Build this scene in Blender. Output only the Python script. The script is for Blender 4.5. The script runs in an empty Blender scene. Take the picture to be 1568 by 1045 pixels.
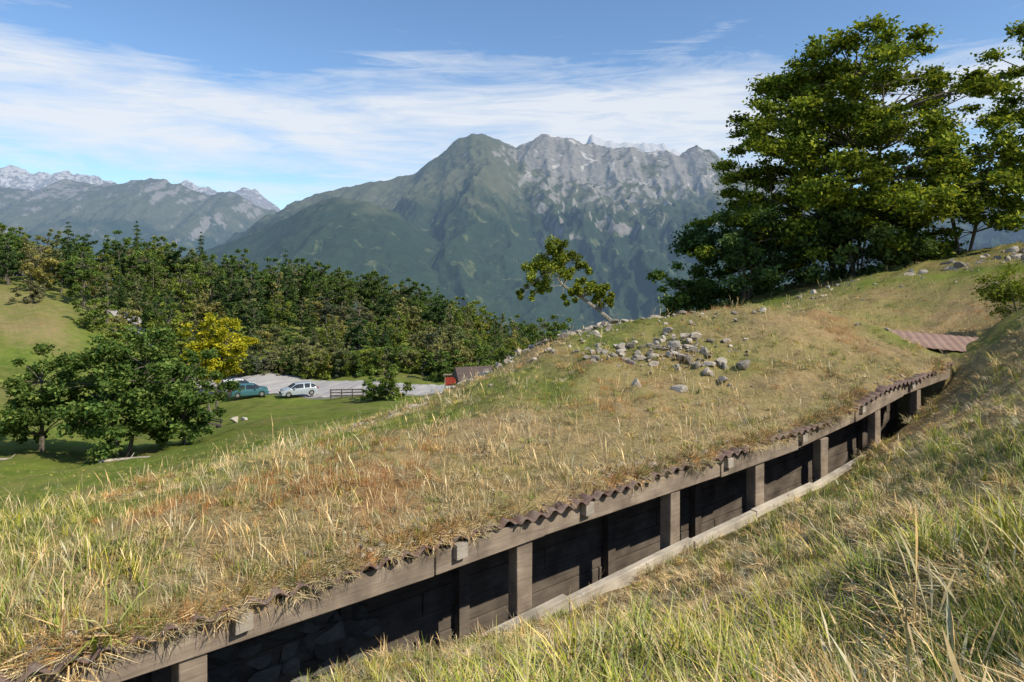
import bpy, math, random
import numpy as np
from mathutils import Vector
random.seed(5); rng=np.random.default_rng(5)
S=bpy.context.scene
C3=lambda c:(c[0],c[1],c[2],1)
# ---------------------------------------------------------------- helpers
def mesh_np(name,verts,facesets,mats,link=True,smooth=False,coll=None):
    verts=np.asarray(verts,dtype=np.float32)
    loops=[];starts=[];mi=[];tot=0
    for f,m in facesets:
        f=np.asarray(f,dtype=np.int32)
        if len(f)==0: continue
        k=f.shape[1];n=f.shape[0]
        loops.append(f.ravel());starts.append(tot+np.arange(n)*k);mi.append(np.full(n,m) if np.isscalar(m) else m);tot+=n*k
    loops=np.concatenate(loops);starts=np.concatenate(starts);mi=np.concatenate(mi)
    me=bpy.data.meshes.new(name)
    me.vertices.add(len(verts));me.vertices.foreach_set('co',verts.ravel())
    me.loops.add(len(loops));me.loops.foreach_set('vertex_index',loops)
    me.polygons.add(len(starts));me.polygons.foreach_set('loop_start',starts.astype(np.int32))
    for m in mats: me.materials.append(m)
    me.polygons.foreach_set('material_index',mi.astype(np.int32))
    me.update(calc_edges=True);me.validate()
    me.polygons.foreach_set('use_smooth',np.full(len(me.polygons),smooth))
    ob=bpy.data.objects.new(name,me)
    if coll: coll.objects.link(ob)
    elif link: S.collection.objects.link(ob)
    return ob
def empty(name,loc=(0,0,0),rz=0,scale=1):
    e=bpy.data.objects.new(name,None);S.collection.objects.link(e);e.location=loc;e.rotation_euler=(0,0,rz);e.scale=(scale,)*3;e.empty_display_size=.2
    return e
def grid_faces(nr,nc):
    i=np.arange(nr-1)[:,None]*nc+np.arange(nc-1)[None,:]
    i=i.ravel();return np.stack([i,i+1,i+nc+1,i+nc],1)
def h2(ix,iy,seed):
    n=(ix.astype(np.int64)*374761393+iy.astype(np.int64)*668265263+seed*974711)&0xffffffff
    n=((n^(n>>13))*1274126177)&0xffffffff
    return ((n^(n>>16))&0xffff)/65535.0
def vnoise(x,y,seed=0):
    x=np.asarray(x,float);y=np.asarray(y,float)
    ix=np.floor(x);iy=np.floor(y);fx=x-ix;fy=y-iy
    fx=fx*fx*fx*(fx*(fx*6-15)+10);fy=fy*fy*fy*(fy*(fy*6-15)+10)
    a=h2(ix,iy,seed);b=h2(ix+1,iy,seed);c=h2(ix,iy+1,seed);d=h2(ix+1,iy+1,seed)
    return (a*(1-fx)+b*fx)*(1-fy)+(c*(1-fx)+d*fx)*fy
def fbm(x,y,o=4,seed=0):
    s=0;a=.5;t=0
    for k in range(o):
        s=s+a*vnoise(x,y,seed+k*17);t+=a;a*=.5;x,y=x*1.6+y*1.2+3.1,y*1.6-x*1.2+7.7
    return s/t
def ridged(x,y,o=5,seed=0):
    s=0;a=.5;t=0
    for k in range(o):
        s=s+a*(1-abs(2*vnoise(x,y,seed+k*13)-1));t+=a;a*=.5;x,y=x*1.6+y*1.2+3.1,y*1.6-x*1.2+7.7
    return s/t
def sst(x,a,b):
    t=np.clip((x-a)/(b-a),0,1);return t*t*(3-2*t)
# ---------------------------------------------------------------- node helpers
class NT:
    def __init__(s,name):
        s.m=bpy.data.materials.new(name);s.m.use_nodes=True;s.t=s.m.node_tree;s.t.nodes.clear()
        s.out=s.t.nodes.new('ShaderNodeOutputMaterial')
    def n(s,ty,**kw):
        nd=s.t.nodes.new(ty)
        for k,v in kw.items():
            if k in nd.inputs: 
                s.set(nd.inputs[k],v)
            else: setattr(nd,k,v)
        return nd
    def set(s,inp,v):
        if isinstance(v,bpy.types.NodeSocket): s.t.links.new(v,inp)
        elif isinstance(v,(tuple,list)) and len(v)==3 and inp.type=='RGBA': inp.default_value=C3(v)
        else: inp.default_value=v
    def math(s,op,a,b=0.5,clamp=False):
        nd=s.t.nodes.new('ShaderNodeMath');nd.operation=op;nd.use_clamp=clamp;s.set(nd.inputs[0],a);s.set(nd.inputs[1],b);return nd.outputs[0]
    def mix(s,f,a,b,bt='MIX'):
        nd=s.t.nodes.new('ShaderNodeMix');nd.data_type='RGBA';nd.blend_type=bt
        s.set(nd.inputs[0],f);s.set(nd.inputs[6],a);s.set(nd.inputs[7],b);return nd.outputs[2]
    def ramp(s,f,pts,interp='LINEAR'):
        nd=s.t.nodes.new('ShaderNodeValToRGB');cr=nd.color_ramp;cr.interpolation=interp
        while len(cr.elements)<len(pts): cr.elements.new(.5)
        for e,(p,c) in zip(cr.elements,pts):
            e.position=p;e.color=C3(c) if isinstance(c,(tuple,list)) else (c,c,c,1)
        s.set(nd.inputs[0],f);return nd.outputs[0]
    def coord(s,kind='Object',scale=(1,1,1)):
        tc=s.t.nodes.new('ShaderNodeTexCoord');mp=s.t.nodes.new('ShaderNodeMapping');s.t.links.new(tc.outputs[kind],mp.inputs[0]);mp.inputs[3].default_value=scale;return mp.outputs[0]
    def pos(s): return s.t.nodes.new('ShaderNodeNewGeometry').outputs['Position']
    def noise(s,vec,scale,detail=4,rough=.55,dist=0):
        nd=s.t.nodes.new('ShaderNodeTexNoise');s.set(nd.inputs['Vector'],vec);nd.inputs['Scale'].default_value=scale;nd.inputs['Detail'].default_value=detail;nd.inputs['Roughness'].default_value=rough;nd.inputs['Distortion'].default_value=dist;return nd.outputs['Fac']
    def bump(s,h,st=.5,d=.02):
        nd=s.t.nodes.new('ShaderNodeBump');s.set(nd.inputs['Height'],h);nd.inputs['Strength'].default_value=st;nd.inputs['Distance'].default_value=d;return nd.outputs[0]
    def bsdf(s,col,rough=.85,normal=None,metal=0,spec=.3):
        b=s.t.nodes.new('ShaderNodeBsdfPrincipled');s.set(b.inputs['Base Color'],col);s.set(b.inputs['Roughness'],rough);b.inputs['Metallic'].default_value=metal;b.inputs['Specular IOR Level'].default_value=spec
        if normal is not None: s.set(b.inputs['Normal'],normal)
        return b.outputs[0]
    def diff(s,col,normal=None):
        b=s.t.nodes.new('ShaderNodeBsdfDiffuse');s.set(b.inputs['Color'],col)
        if normal is not None: s.set(b.inputs['Normal'],normal)
        return b.outputs[0]
    def done(s,sh): s.t.links.new(sh,s.out.inputs[0]);return s.m
HAZE_EMIT=(.24,.36,.54)
def painted_haze(nt,shader,L=17500.):  # distance haze painted into materials as blue emission, growing from world origin
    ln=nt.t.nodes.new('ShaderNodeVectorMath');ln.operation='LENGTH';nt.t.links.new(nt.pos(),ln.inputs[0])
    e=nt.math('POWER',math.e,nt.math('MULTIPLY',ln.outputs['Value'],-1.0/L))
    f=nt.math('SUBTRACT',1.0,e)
    em=nt.n('ShaderNodeEmission',Color=HAZE_EMIT,Strength=1.0)
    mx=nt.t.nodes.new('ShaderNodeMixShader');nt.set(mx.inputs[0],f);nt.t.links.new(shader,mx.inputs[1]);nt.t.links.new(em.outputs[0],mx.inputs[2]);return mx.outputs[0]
def leafmat(name,cols,trans=.3,clump=None,bright=1.0):
    nt=NT(name);g=nt.n('ShaderNodeNewGeometry')
    r=nt.ramp(g.outputs['Random Per Island'],[(i/(len(cols)-1),tuple(k*bright for k in c)) for i,c in enumerate(cols)])
    if clump:
        nz=nt.noise(nt.coord('Object'),clump,1)
        r=nt.mix(1.0,r,nt.ramp(nz,[(.35,.62),(.65,1.25)]),'MULTIPLY')
    oi=nt.n('ShaderNodeObjectInfo')
    r=nt.mix(1.0,r,nt.ramp(oi.outputs['Random'],[(0,(.66,.78,.8)),(.5,(1,1,1)),(1,(1.35,1.15,.85))]),'MULTIPLY')
    d=nt.n('ShaderNodeBsdfDiffuse',Color=r)
    if trans==0: return nt.done(d.outputs[0])
    t=nt.n('ShaderNodeBsdfTranslucent',Color=nt.mix(1.0,r,(1.3,1.25,.6),'MULTIPLY'))
    mx=nt.t.nodes.new('ShaderNodeMixShader');mx.inputs[0].default_value=trans
    nt.t.links.new(d.outputs[0],mx.inputs[1]);nt.t.links.new(t.outputs[0],mx.inputs[2]);return nt.done(mx.outputs[0])
def woodmat(name,c1,c2,sc=(1.2,14,14)):
    nt=NT(name);v=nt.coord('Object',sc);n1=nt.noise(v,2.2,5,.65);n2=nt.noise(nt.coord('Object'),3,3)
    c=nt.mix(n1,c1,c2);c=nt.mix(1.0,c,nt.ramp(n2,[(.3,.6),(.7,1.3)]),'MULTIPLY')
    return nt.done(nt.diff(c,nt.bump(n1,.7,.01)))
def plain(name,c,rough=.6,metal=0,var=.25,sc=6):
    nt=NT(name);n=nt.noise(nt.coord('Object'),sc,3);c=nt.mix(1.0,c,nt.ramp(n,[(.3,1-var),(.7,1+var)]),'MULTIPLY')
    return nt.done(nt.bsdf(c,rough,None,metal))
# ---------------------------------------------------------------- terrain definition
DX,DY=.77,.638
def to_sp(X,Y): return X*DX+(Y-6.4)*DY, X*DY-(Y-6.4)*DX
def to_xy(s,p): return DX*s+DY*p, 6.4+DY*s-DX*p
def edge_z(s): return np.interp(s,[-9,6,8,11],[-2.38,-2.40,-2.14,-2.05])
common=[(21,28,.67),(16.5,28,-.13),(12,30,-1.4),(13.7,20,-1.34),(11.8,20,-1.8),(30,40,.3),(16,40,-1.5),(12,45,-4),
 (60,60,4),(40,90,-8),(20,100,-22),(0,-60,14),(60,-20,15),(-60,-40,-8)]
Lp=[(-5.6,7.5,-2.87),(-3.9,5.3,-2.36),(-9,12,-5.0),(-19,25,-9.3),(-30,40,-11.1),(-4,11,-3.16),(-7.3,20,-5.6),(-18,50,-11.6),(-29,78,-15.8),
 (-2.8,16,-3.7),(-5.3,30,-6.8),(-10.5,60,-12.4),(-1.05,25,-4.6),(-.5,45,-9),(-2,70,-14.3),(0,10.5,-2.2),(0,8.2,-2.3),(0,16,-2.4),
 (1.26,20,-2.5),(2.86,17,-1.55),(5.63,17,-1.14),(7.6,17,-1.24),(8.1,15.5,-1.53),(3.3,13,-1.87),(5,12.5,-1.91),
 (5.6,23,-2.6),(2.9,23,-3.6),(0,24,-4.4),(8,24,-2.2),(10,16.5,-1.95),
 (-44,95,-16.2),(-26.8,92,-16.1),(-26,78,-15.9),(-18,80,-15.7),(-10,78,-15.4),(-5,80,-15.2),(-35,86,-16),
 (-60,90,-7),(-45,60,-11.5),(-64,80,-8.0),(-90,120,-1),(-60,125,-6),(-40,135,-9),(-20,130,-13),(-10,120,-17),(4,110,-22),
 (-110,100,3),(-60,40,-9.5),(-30,20,-8.5),(-12,5,-4.2),(-12,-6,-4)]
for s_ in (-9,-6,-4,-2,0,2,4,6,8,10):
    for pp,dz in ((-.1,.06),(-1.2,.14)):
        x,y=to_xy(s_,pp);Lp.append((x,y,float(edge_z(s_))+dz))
Rp=[(0,0,-1.42),(1.65,2.2,-1.36),(1.43,2.9,-1.76),(.77,3.7,-2.24),(-.38,4.7,-2.79),(3.15,4.2,-1.6),(5.25,7,-1.67),(8.25,11,-1.68),(10.5,14,-1.2),
 (2.96,6,-2.3),(5.6,9.5,-2.54),(-2,3.2,-2.75),(-6,-1,-2.8),(4,1,-.8),(8,4,-.6),(13,9,-.3),(0,-10,.8),(20,-10,4),(-12,-8,-3.6),(-12,-6,-4)]
for s_,z_ in ((-9,-3.2),(-5,-3.1),(-2,-3.14),(0,-3.44),(2,-3.42),(4,-3.36),(6,-3.30),(9,-2.9),(11,-2.4)):
    x,y=to_xy(s_,.1);Rp.append((x,y,z_))
def warp(X,Y):
    r=np.hypot(X,Y)+1e-6;q=np.arcsinh(r/5.0);return X/r*q,Y/r*q
class TPS:
    def __init__(s,P):
        P=np.array(P,float);x,y=warp(P[:,0],P[:,1]);s.x=x;s.y=y;n=len(P)
        d=np.hypot(x[:,None]-x,y[:,None]-y);K=s.k(d)+np.eye(n)*2e-4
        A=np.zeros((n+3,n+3));A[:n,:n]=K;A[:n,n]=1;A[:n,n+1]=x;A[:n,n+2]=y;A[n,:n]=1;A[n+1,:n]=x;A[n+2,:n]=y
        s.w=np.linalg.solve(A,np.concatenate([P[:,2],[0,0,0]]))
    def k(s,d): return np.where(d>1e-9,d*d*np.log(d+1e-12),0)
    def __call__(s,X,Y):
        sh=np.shape(X);X=np.ravel(X).astype(float);Y=np.ravel(Y).astype(float);x,y=warp(X,Y);o=np.zeros(len(x))
        for i in range(0,len(x),40000):
            a=x[i:i+40000];b=y[i:i+40000];d=np.hypot(a[:,None]-s.x,b[:,None]-s.y)
            o[i:i+40000]=s.k(d)@s.w[:-3]+s.w[-3]+s.w[-2]*a+s.w[-1]*b
        return o.reshape(sh)
TL=TPS(Lp+common);TR=TPS(Rp+common)
def micro(X,Y):
    r=np.hypot(X,Y)
    return (fbm(X*1.3,Y*1.3,3,3)-.5)*.26+(fbm(X*5,Y*5,2,9)-.5)*.08+(fbm(X*.3,Y*.3,3,5)-.5)*.5*sst(r,14,40)
def far(X,Y,z):
    r=np.hypot(X,Y);zf=-25-600*sst(r,150,2300);w=sst(r,135,230);return z*(1-w)+zf*w
def surf(X,Y):
    X=np.asarray(X,float);Y=np.asarray(Y,float);s,p=to_sp(X,Y)
    w=np.where((s>-10)&(s<11.6),(p>0).astype(float),sst(p,-1,.3))
    return far(X,Y,TL(X,Y)*(1-w)+TR(X,Y)*w+micro(X,Y)*np.where((abs(p)<.6)&(s<11.6),.35,1.0))
def zat(x,y): return float(surf(np.array([x]),np.array([y]))[0])
def axis(step,g,mx,lo,hi):
    a=list(np.arange(lo,hi+1e-6,step));
    x=hi;st=step
    while x<mx: st*=g;x+=st;a.append(x)
    x=lo;st=step;b=[]
    while x>-mx: st*=g;x-=st;b.append(x)
    return np.array(b[::-1]+a)
sa=axis(.1,1.045,26000,-8,14)
pa=axis(.09,1.045,26000,-7,5.5)
pa=np.sort(np.concatenate([pa[(abs(pa+1.1)>.04)&(abs(pa-.03)>.05)],[-1.12,-1.10,.02,.045]]))
sa=np.sort(np.concatenate([sa[(abs(sa-11.5)>.04)],[11.49,11.52]]))
PP,SS=np.meshgrid(pa,sa,indexing='ij');GX,GY=to_xy(SS,PP);GZ=surf(GX,GY)
cut=(PP>-1.11)&(PP<.03)&(SS>-9.5)&(SS<11.5)
GZ=np.where(cut,-4.35,GZ)
# ground material
nt=NT('ground_mat');P=nt.pos()
at=nt.n('ShaderNodeAttribute',attribute_name='dry').outputs['Fac']
nA=nt.noise(P,.9,4,.6);nB=nt.noise(P,14,4,.7);nC=nt.noise(P,.12,2)
green=nt.mix(nB,(.06,.085,.02),(.20,.25,.06));green=nt.mix(nt.ramp(nC,[(.4,0.),(.62,.5)]),green,(.16,.24,.04))
green=nt.mix(1.0,green,nt.ramp(nt.noise(P,.7,4,.6),[(.3,(.7,.75,.7)),(.7,(1.3,1.15,1.1))]),'MULTIPLY')
straw=nt.mix(nB,(.10,.07,.035),(.52,.39,.20))
f=nt.math('ADD',at,nt.math('MULTIPLY',nt.math('SUBTRACT',nA,.5),1.3),True)
col=nt.mix(f,green,straw)
hf=nt.ramp(nt.noise(P,.5,3),[(.60,0.),(.72,.6)])
col=nt.mix(nt.math('MULTIPLY',hf,f),col,(.30,.13,.05))
ground_mat=nt.done(painted_haze(nt,nt.diff(col,nt.bump(nB,.9,.05))))
ground=mesh_np('ground',np.stack([GX.ravel(),GY.ravel(),GZ.ravel()],1),[(grid_faces(len(pa),len(sa))[:,::-1],0)],[ground_mat],smooth=True)
def dryness(X,Y):
    s,p=to_sp(X,Y);r=np.hypot(X,Y)
    d=np.where(p<0,.76-.42*sst(-p,1.2,7)+.14*sst(s,3,9),.74+.08*sst(s,1,6)-.22*sst(p,3,4.5))
    d=d*(1-sst(r,20,30))+.05*sst(r,20,30)
    d=d+.55*sst(-X-.62*Y,0,5)*sst(Y,72,82)*(1-sst(Y,96,104))*(.4+1.2*fbm(X*.12,Y*.12,3,8))
    d=d+.25*sst(X-.35*Y,0,3)*sst(Y,16,22)
    return d+(fbm(X*.45,Y*.45,3,21)-.5)*1.5*(1-sst(r,25,40)*.7)
a=ground.data.attributes.new('dry','FLOAT','POINT');a.data.foreach_set('value',np.clip(dryness(GX,GY),0,1).ravel().astype(np.float32))
# ---------------------------------------------------------------- mountains
def mountain_mat(name,rocky,snow=False,rightonly=False):
    nt=NT(name);P=nt.pos();g=nt.n('ShaderNodeNewGeometry');sx=nt.n('ShaderNodeSeparateXYZ',Vector=P);z=sx.outputs[2]
    nz=nt.n('ShaderNodeSeparateXYZ',Vector=g.outputs['Normal']).outputs[2]
    a=nt.noise(P,.0016,4,.6,.4);b=nt.noise(P,.009,5,.7);c=nt.noise(P,.006,5,.6,.9)
    forest=nt.mix(b,(.008,.022,.015),(.045,.072,.036))
    mead=nt.mix(b,(.08,.11,.045),(.18,.18,.085))
    alp=nt.mix(b,(.06,.075,.04),(.17,.165,.10))
    col=nt.mix(nt.ramp(c,[(.58,0.),(.66,.65)]),forest,mead)
    zz=nt.math('ADD',nt.math('DIVIDE',z,1000.0),nt.math('MULTIPLY',nt.math('SUBTRACT',a,.5),1.4))
    col=nt.mix(nt.ramp(zz,[(.30,0.),(.62,.9)]),col,alp)
    if rocky is not None:
        rock=nt.mix(nt.noise(P,.02,4,.7),(.08,.08,.075),(.42,.39,.35))
        rf=nt.math('ADD',nt.math('MULTIPLY',nt.math('SUBTRACT',.80,nz),2.6),nt.math('MULTIPLY',nt.math('SUBTRACT',zz,rocky),1.5))
        if rightonly:
            xr=nt.math('ADD',nt.math('DIVIDE',sx.outputs[0],6000.0),.5)
            rf=nt.math('ADD',rf,nt.ramp(xr,[(.46,0.),(.53,1.)]));rf=nt.math('SUBTRACT',rf,.55)
        rf=nt.math('ADD',rf,nt.math('MULTIPLY',nt.math('SUBTRACT',b,.5),1.9))
        col=nt.mix(nt.ramp(rf,[(.3,0.),(.6,.92)]),col,rock)
        if rightonly:
            scree=nt.math('MULTIPLY',nt.ramp(nt.noise(P,.006,4,.6,1.0),[(.60,0.),(.66,1.)]),nt.math('MULTIPLY',nt.ramp(xr,[(.5,0.),(.55,1.)]),nt.ramp(zz,[(.45,0.),(.7,.8)])))
            col=nt.mix(scree,col,(.58,.54,.49))
    if snow:
        col=nt.mix(nt.ramp(nt.math('ADD',b,nt.math('MULTIPLY',nt.math('SUBTRACT',z,1900.),.0002)),[(.46,0.),(.58,1.)]),(.32,.29,.27),(.82,.78,.73))
    return nt.done(painted_haze(nt,nt.diff(col,nt.bump(b,.9,30.))))
def mountain(name,prof,Yr,Y0,Y1,mat,nx,ny,amp,sx=700,seed=0,amin=-1.15,amax=1.15,z0=-640,pw=1.1,jag=25,cliff=False):
    prof=np.array(prof,float);a=np.linspace(amin,amax,nx)
    ys=np.concatenate([np.linspace(Y0,Yr,ny),np.linspace(Yr,Y1,ny//5)[1:]])
    YY,AA=np.meshgrid(ys,a,indexing='ij');XX=AA*YY
    t=np.clip((YY-Y0)/(Yr-Y0),0,1);tb=np.clip((YY-Yr)/(Y1-Yr),0,1)
    wx=XX+ (fbm(XX/1500,YY/1500,3,seed+2)-.5)*900*(1-t)
    rt=sst(XX,-100,500) if cliff else 0
    pz=np.interp(wx,prof[:,0],prof[:,1])+(ridged(wx/260,np.zeros_like(wx),4,seed)-.6)*2*jag*(1+1.9*rt)
    rd=ridged((XX+(fbm(XX/900,YY/900,3,seed+5)-.5)*700)/sx,YY/(sx*3.2)+seed,6,seed)-.55
    fn=ridged(XX/230,YY/330,5,seed+8)-.55
    env=np.sin(np.pi*np.clip(t*.93,0,1))
    tt=t**pw
    if cliff: tt=tt*(1-rt*.6)+rt*.6*(t**1.15*.70+.30*sst(t,.80,.99))
    z=z0+(pz-z0)*tt+env*rd*amp*2.2+fn*amp*.55*(env*(1+rt*1.6)+.14)
    z=np.where(tb>0,pz-(pz-z0)*.8*tb,z)
    return mesh_np(name,np.stack([XX.ravel(),YY.ravel(),z.ravel()],1),[(grid_faces(len(ys),nx),0)],[mat],smooth=True)
mainp=[(-9000,-500),(-3978,-300),(-3400,-20),(-2900,290),(-2540,500),(-2254,690),(-1750,830),(-1320,900),(-1034,950),(-675,1246),(-560,1335),(-445,1400),(-300,1375),(-136,1318),(43,1225),(180,1310),(330,1357),(690,1321),(870,1244),(1190,1222),(1443,1162),(1622,1218),(1838,1169),(2017,1256),(2268,1129),(2626,990),(3700,798),(5627,602),(9000,430)]
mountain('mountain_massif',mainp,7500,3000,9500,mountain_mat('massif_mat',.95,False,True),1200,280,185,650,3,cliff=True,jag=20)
foot=[(-7000,-300),(-3752,-143),(-2800,-60),(-2316,57),(-2077,144),(-1742,263),(-1502,392),(-1311,469),(-1072,430),(-833,335),(-593,167),(-306,0),(77,-239),(364,-478),(600,-640),(1200,-760),(9000,-760)]
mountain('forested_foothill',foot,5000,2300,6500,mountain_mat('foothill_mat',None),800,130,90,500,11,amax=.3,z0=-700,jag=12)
leftp=[(-12000,1100),(-8884,1005),(-7879,1136),(-7377,1095),(-7125,1206),(-6874,1286),(-6573,1206),(-6321,1146),(-5869,1236),(-5568,1276),(-5266,1176),(-4864,1085),(-4462,1065),(-4110,955),(-3759,804),(-3357,700),(-2653,450),(-1300,0),(3000,-500)]
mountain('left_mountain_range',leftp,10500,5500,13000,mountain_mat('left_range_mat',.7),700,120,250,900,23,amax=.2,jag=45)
farp=[(-19000,2100),(-14380,2245),(-12753,2248),(-12430,2313),(-11940,2166),(-11290,2215),(-10560,2150),(-10070,1955),(-9176,1700),(-8444,1857),(-8118,2036),(-7874,1890),(-7061,1600),(-6654,1776),(-6329,1792),(-6004,1483),(-5597,1158),(-3000,900),(-500,1600),(1074,2440),(1806,2830),(1969,3110),(2294,3030),(2863,2960),(3351,2830),(3758,2870),(4490,2603),(5141,2300),(8000,1500),(19000,1400)]
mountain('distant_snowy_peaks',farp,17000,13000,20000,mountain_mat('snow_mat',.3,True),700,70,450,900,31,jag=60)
# ---------------------------------------------------------------- vegetation builders
def tubes(segs,k=6):
    V=[];F=[];n=0
    for p0,p1,r0,r1 in segs:
        p0=np.array(p0,float);p1=np.array(p1,float);d=p1-p0;d=d/(np.linalg.norm(d)+1e-9)
        u=np.cross(d,[0,0,1.0]) if abs(d[2])<.95 else np.cross(d,[1.0,0,0]);u/=np.linalg.norm(u);v=np.cross(d,u)
        for q,r in ((p0,r0),(p1,r1)):
            for i in range(k):
                t=2*math.pi*i/k;V.append(q+r*(math.cos(t)*u+math.sin(t)*v))
        for i in range(k): F.append((n+i,n+(i+1)%k,n+k+(i+1)%k,n+k+i))
        n+=2*k
    return np.array(V),np.array(F)
def curve_segs(p0,p1,r0,r1,sag=.15,n=4,rg=rng):
    p0=np.array(p0,float);p1=np.array(p1,float);L=np.linalg.norm(p1-p0);off=rg.normal(0,sag*L*.5,3);off[2]=abs(off[2])*.4+sag*L*.5
    pts=[p0+(p1-p0)*t+off*4*t*(1-t)*.5 for t in np.linspace(0,1,n+1)]
    return [(pts[i],pts[i+1],r0+(r1-r0)*i/n,r0+(r1-r0)*(i+1)/n) for i in range(n)],pts
def leaves(cent,size,upbias=.5,rg=rng,asp=.6):
    n=len(cent);nr=rg.normal(size=(n,3));nr[:,2]+=upbias*np.sign(nr[:,2]+.5)*1.2;nr/=np.linalg.norm(nr,axis=1)[:,None]
    a=np.cross(nr,rg.normal(size=(n,3)));a/=np.linalg.norm(a,axis=1)[:,None]+1e-9;b=np.cross(nr,a)
    sz=(size*(.6+.8*rg.random(n)))[:,None]
    V=np.stack([cent-a*sz*.5,cent+b*sz*asp*.5+nr*sz*.08,cent+a*sz*.5,cent-b*sz*asp*.5+nr*sz*.08],1).reshape(-1,3)
    return V,np.arange(4*n).reshape(-1,4)
bark=woodmat('bark',(.09,.075,.06),(.24,.21,.17),(8,8,1.5))
def tree(name,H,W,base,ncl,nleaf,lsize,mat,seed,stems=1,conifer=False,clr=(.10,.18),coll=None,flat=.65,lean=(0,0),botw=.7,fill=.5,rsc=1.0,ex=None):
    rg=np.random.default_rng(seed);segs=[];cl=[]
    if conifer:
        segs+=[((0,0,-.4),(0,0,H*.97),W*.045,.02)]
        for i in range(ncl):
            t=(i+.5)/ncl;z=base+(H-base)*t;r=W*.5*(1-t)**.85+.1;nb=max(4,int(9*(1-t)+3))
            for j in range(nb):
                an=rg.random()*6.28
                for q in (.35,.7,1.0): cl.append((math.cos(an)*r*q,math.sin(an)*r*q,z-r*.35*q+rg.normal(0,.1),r*.2+.12))
        flat=.5
    else:
        lob=rg.random((9,3))*2-1;lob/=np.linalg.norm(lob,axis=1)[:,None];la=rg.uniform(-.22,.28,9)
        cz=(H+base)/2;hz=(H-base)/2;tries=0
        while len(cl)<ncl and tries<ncl*60:
            tries+=1
            d=rg.normal(size=3);d/=np.linalg.norm(d);rr=rg.random()**fill
            m=.86+sum(a*max(0,float(d@l))**4 for a,l in zip(la,lob))
            cr=W*rg.uniform(*clr)*.5
            q=d*rr*m
            if ex:
                q[:2]*=1+ex*max(0,-d[2])
            z=cz+q[2]*hz
            ww=W*.5*(botw+(1-botw)*min(1,max(0,(z-base)/(hz*.8)))) 
            x,y=q[0]*ww,q[1]*ww
            x+=lean[0]*(z-base);y+=lean[1]*(z-base)
            cl.append((x,y,min(z,H-cr*.5),cr))
        tops=[]
        for k in range(stems):
            an=6.28*k/stems+rg.random();sp=0 if stems==1 else W*.13
            p1=(math.cos(an)*sp+lean[0]*H*.5,math.sin(an)*sp+lean[1]*H*.5,H*.66);r=H*.02/(stems**.5)*rsc
            sg,pts=curve_segs((math.cos(an)*r*1.2*(stems>1),math.sin(an)*r*1.2*(stems>1),-.4),p1,r*1.25,r*.4,.08,6,rg);segs+=sg;tops+=pts[2:]
        tp=np.array(tops)
        for c in cl:
            cc=np.array(c[:3]);cand=tp[tp[:,2]<cc[2]+.2]
            if len(cand)==0: cand=tp[:1]
            q=cand[np.argmin(np.linalg.norm(cand-cc,axis=1)+rg.random(len(cand))*W*.15)]
            sg,_=curve_segs(q,cc,H*.005*rsc,H*.0012*rsc,.12,3,rg);segs+=sg
    cl=np.array(cl);w=cl[:,3]**2;w/=w.sum();idx=rg.choice(len(cl),nleaf,p=w)
    d=rg.normal(size=(nleaf,3));d/=np.linalg.norm(d,axis=1)[:,None];rr=rg.random(nleaf)**.5*(1+.35*rg.normal(size=nleaf))
    off=d*rr[:,None]*cl[idx,3][:,None];off[:,2]*=flat
    lv,lf=leaves(cl[idx,:3]+off,lsize,.5,rg)
    tv,tf=tubes(segs,5)
    return mesh_np(name,np.concatenate([tv,lv]),[(tf,0),(lf+len(tv),1)],[bark,mat],coll=coll)
def gn_scatter(name,pts,rot,scl,idx,coll):
    me=bpy.data.meshes.new(name);me.vertices.add(len(pts));me.vertices.foreach_set('co',np.asarray(pts,np.float32).ravel())
    for nm,ty,dat,ky in (('rot','FLOAT_VECTOR',rot,'vector'),('scl','FLOAT',scl,'value'),('idx','INT',idx,'value')):
        at=me.attributes.new(nm,ty,'POINT');at.data.foreach_set(ky,np.asarray(dat,np.int32 if ty=='INT' else np.float32).ravel())
    ob=bpy.data.objects.new(name,me);S.collection.objects.link(ob)
    ng=bpy.data.node_groups.new(name+'_gn','GeometryNodeTree')
    ng.interface.new_socket('Geometry',in_out='INPUT',socket_type='NodeSocketGeometry');ng.interface.new_socket('Geometry',in_out='OUTPUT',socket_type='NodeSocketGeometry')
    N=ng.nodes;Lk=ng.links;gi=N.new('NodeGroupInput');go=N.new('NodeGroupOutput');ip=N.new('GeometryNodeInstanceOnPoints');ci=N.new('GeometryNodeCollectionInfo')
    ci.inputs[0].default_value=coll;ci.inputs['Separate Children'].default_value=True;ci.inputs['Reset Children'].default_value=True
    ip.inputs['Pick Instance'].default_value=True
    def na(nm,ty):
        n=N.new('GeometryNodeInputNamedAttribute');n.data_type=ty;n.inputs[0].default_value=nm
        return [o for o in n.outputs if o.enabled and o.name=='Attribute'][0]
    Lk.new(gi.outputs[0],ip.inputs['Points']);Lk.new(ci.outputs[0],ip.inputs['Instance'])
    Lk.new(na('rot','FLOAT_VECTOR'),ip.inputs['Rotation']);Lk.new(na('scl','FLOAT'),ip.inputs['Scale']);Lk.new(na('idx','INT'),ip.inputs['Instance Index'])
    Lk.new(ip.outputs[0],go.inputs[0])
    md=ob.modifiers.new('scatter','NODES');md.node_group=ng
    return ob
G1=[(.07,.12,.035),(.115,.19,.045),(.185,.26,.06),(.29,.34,.09)]
leaf_a=leafmat('leaf_green',G1,.3,.7,1.0)
leaf_b=leafmat('leaf_olive',[(.13,.155,.07),(.21,.235,.095),(.28,.295,.12),(.36,.35,.17)],.3,.7)
leaf_d=leafmat('leaf_dark',[(.05,.09,.035),(.09,.15,.05),(.14,.20,.065)],.25,.8)
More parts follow.
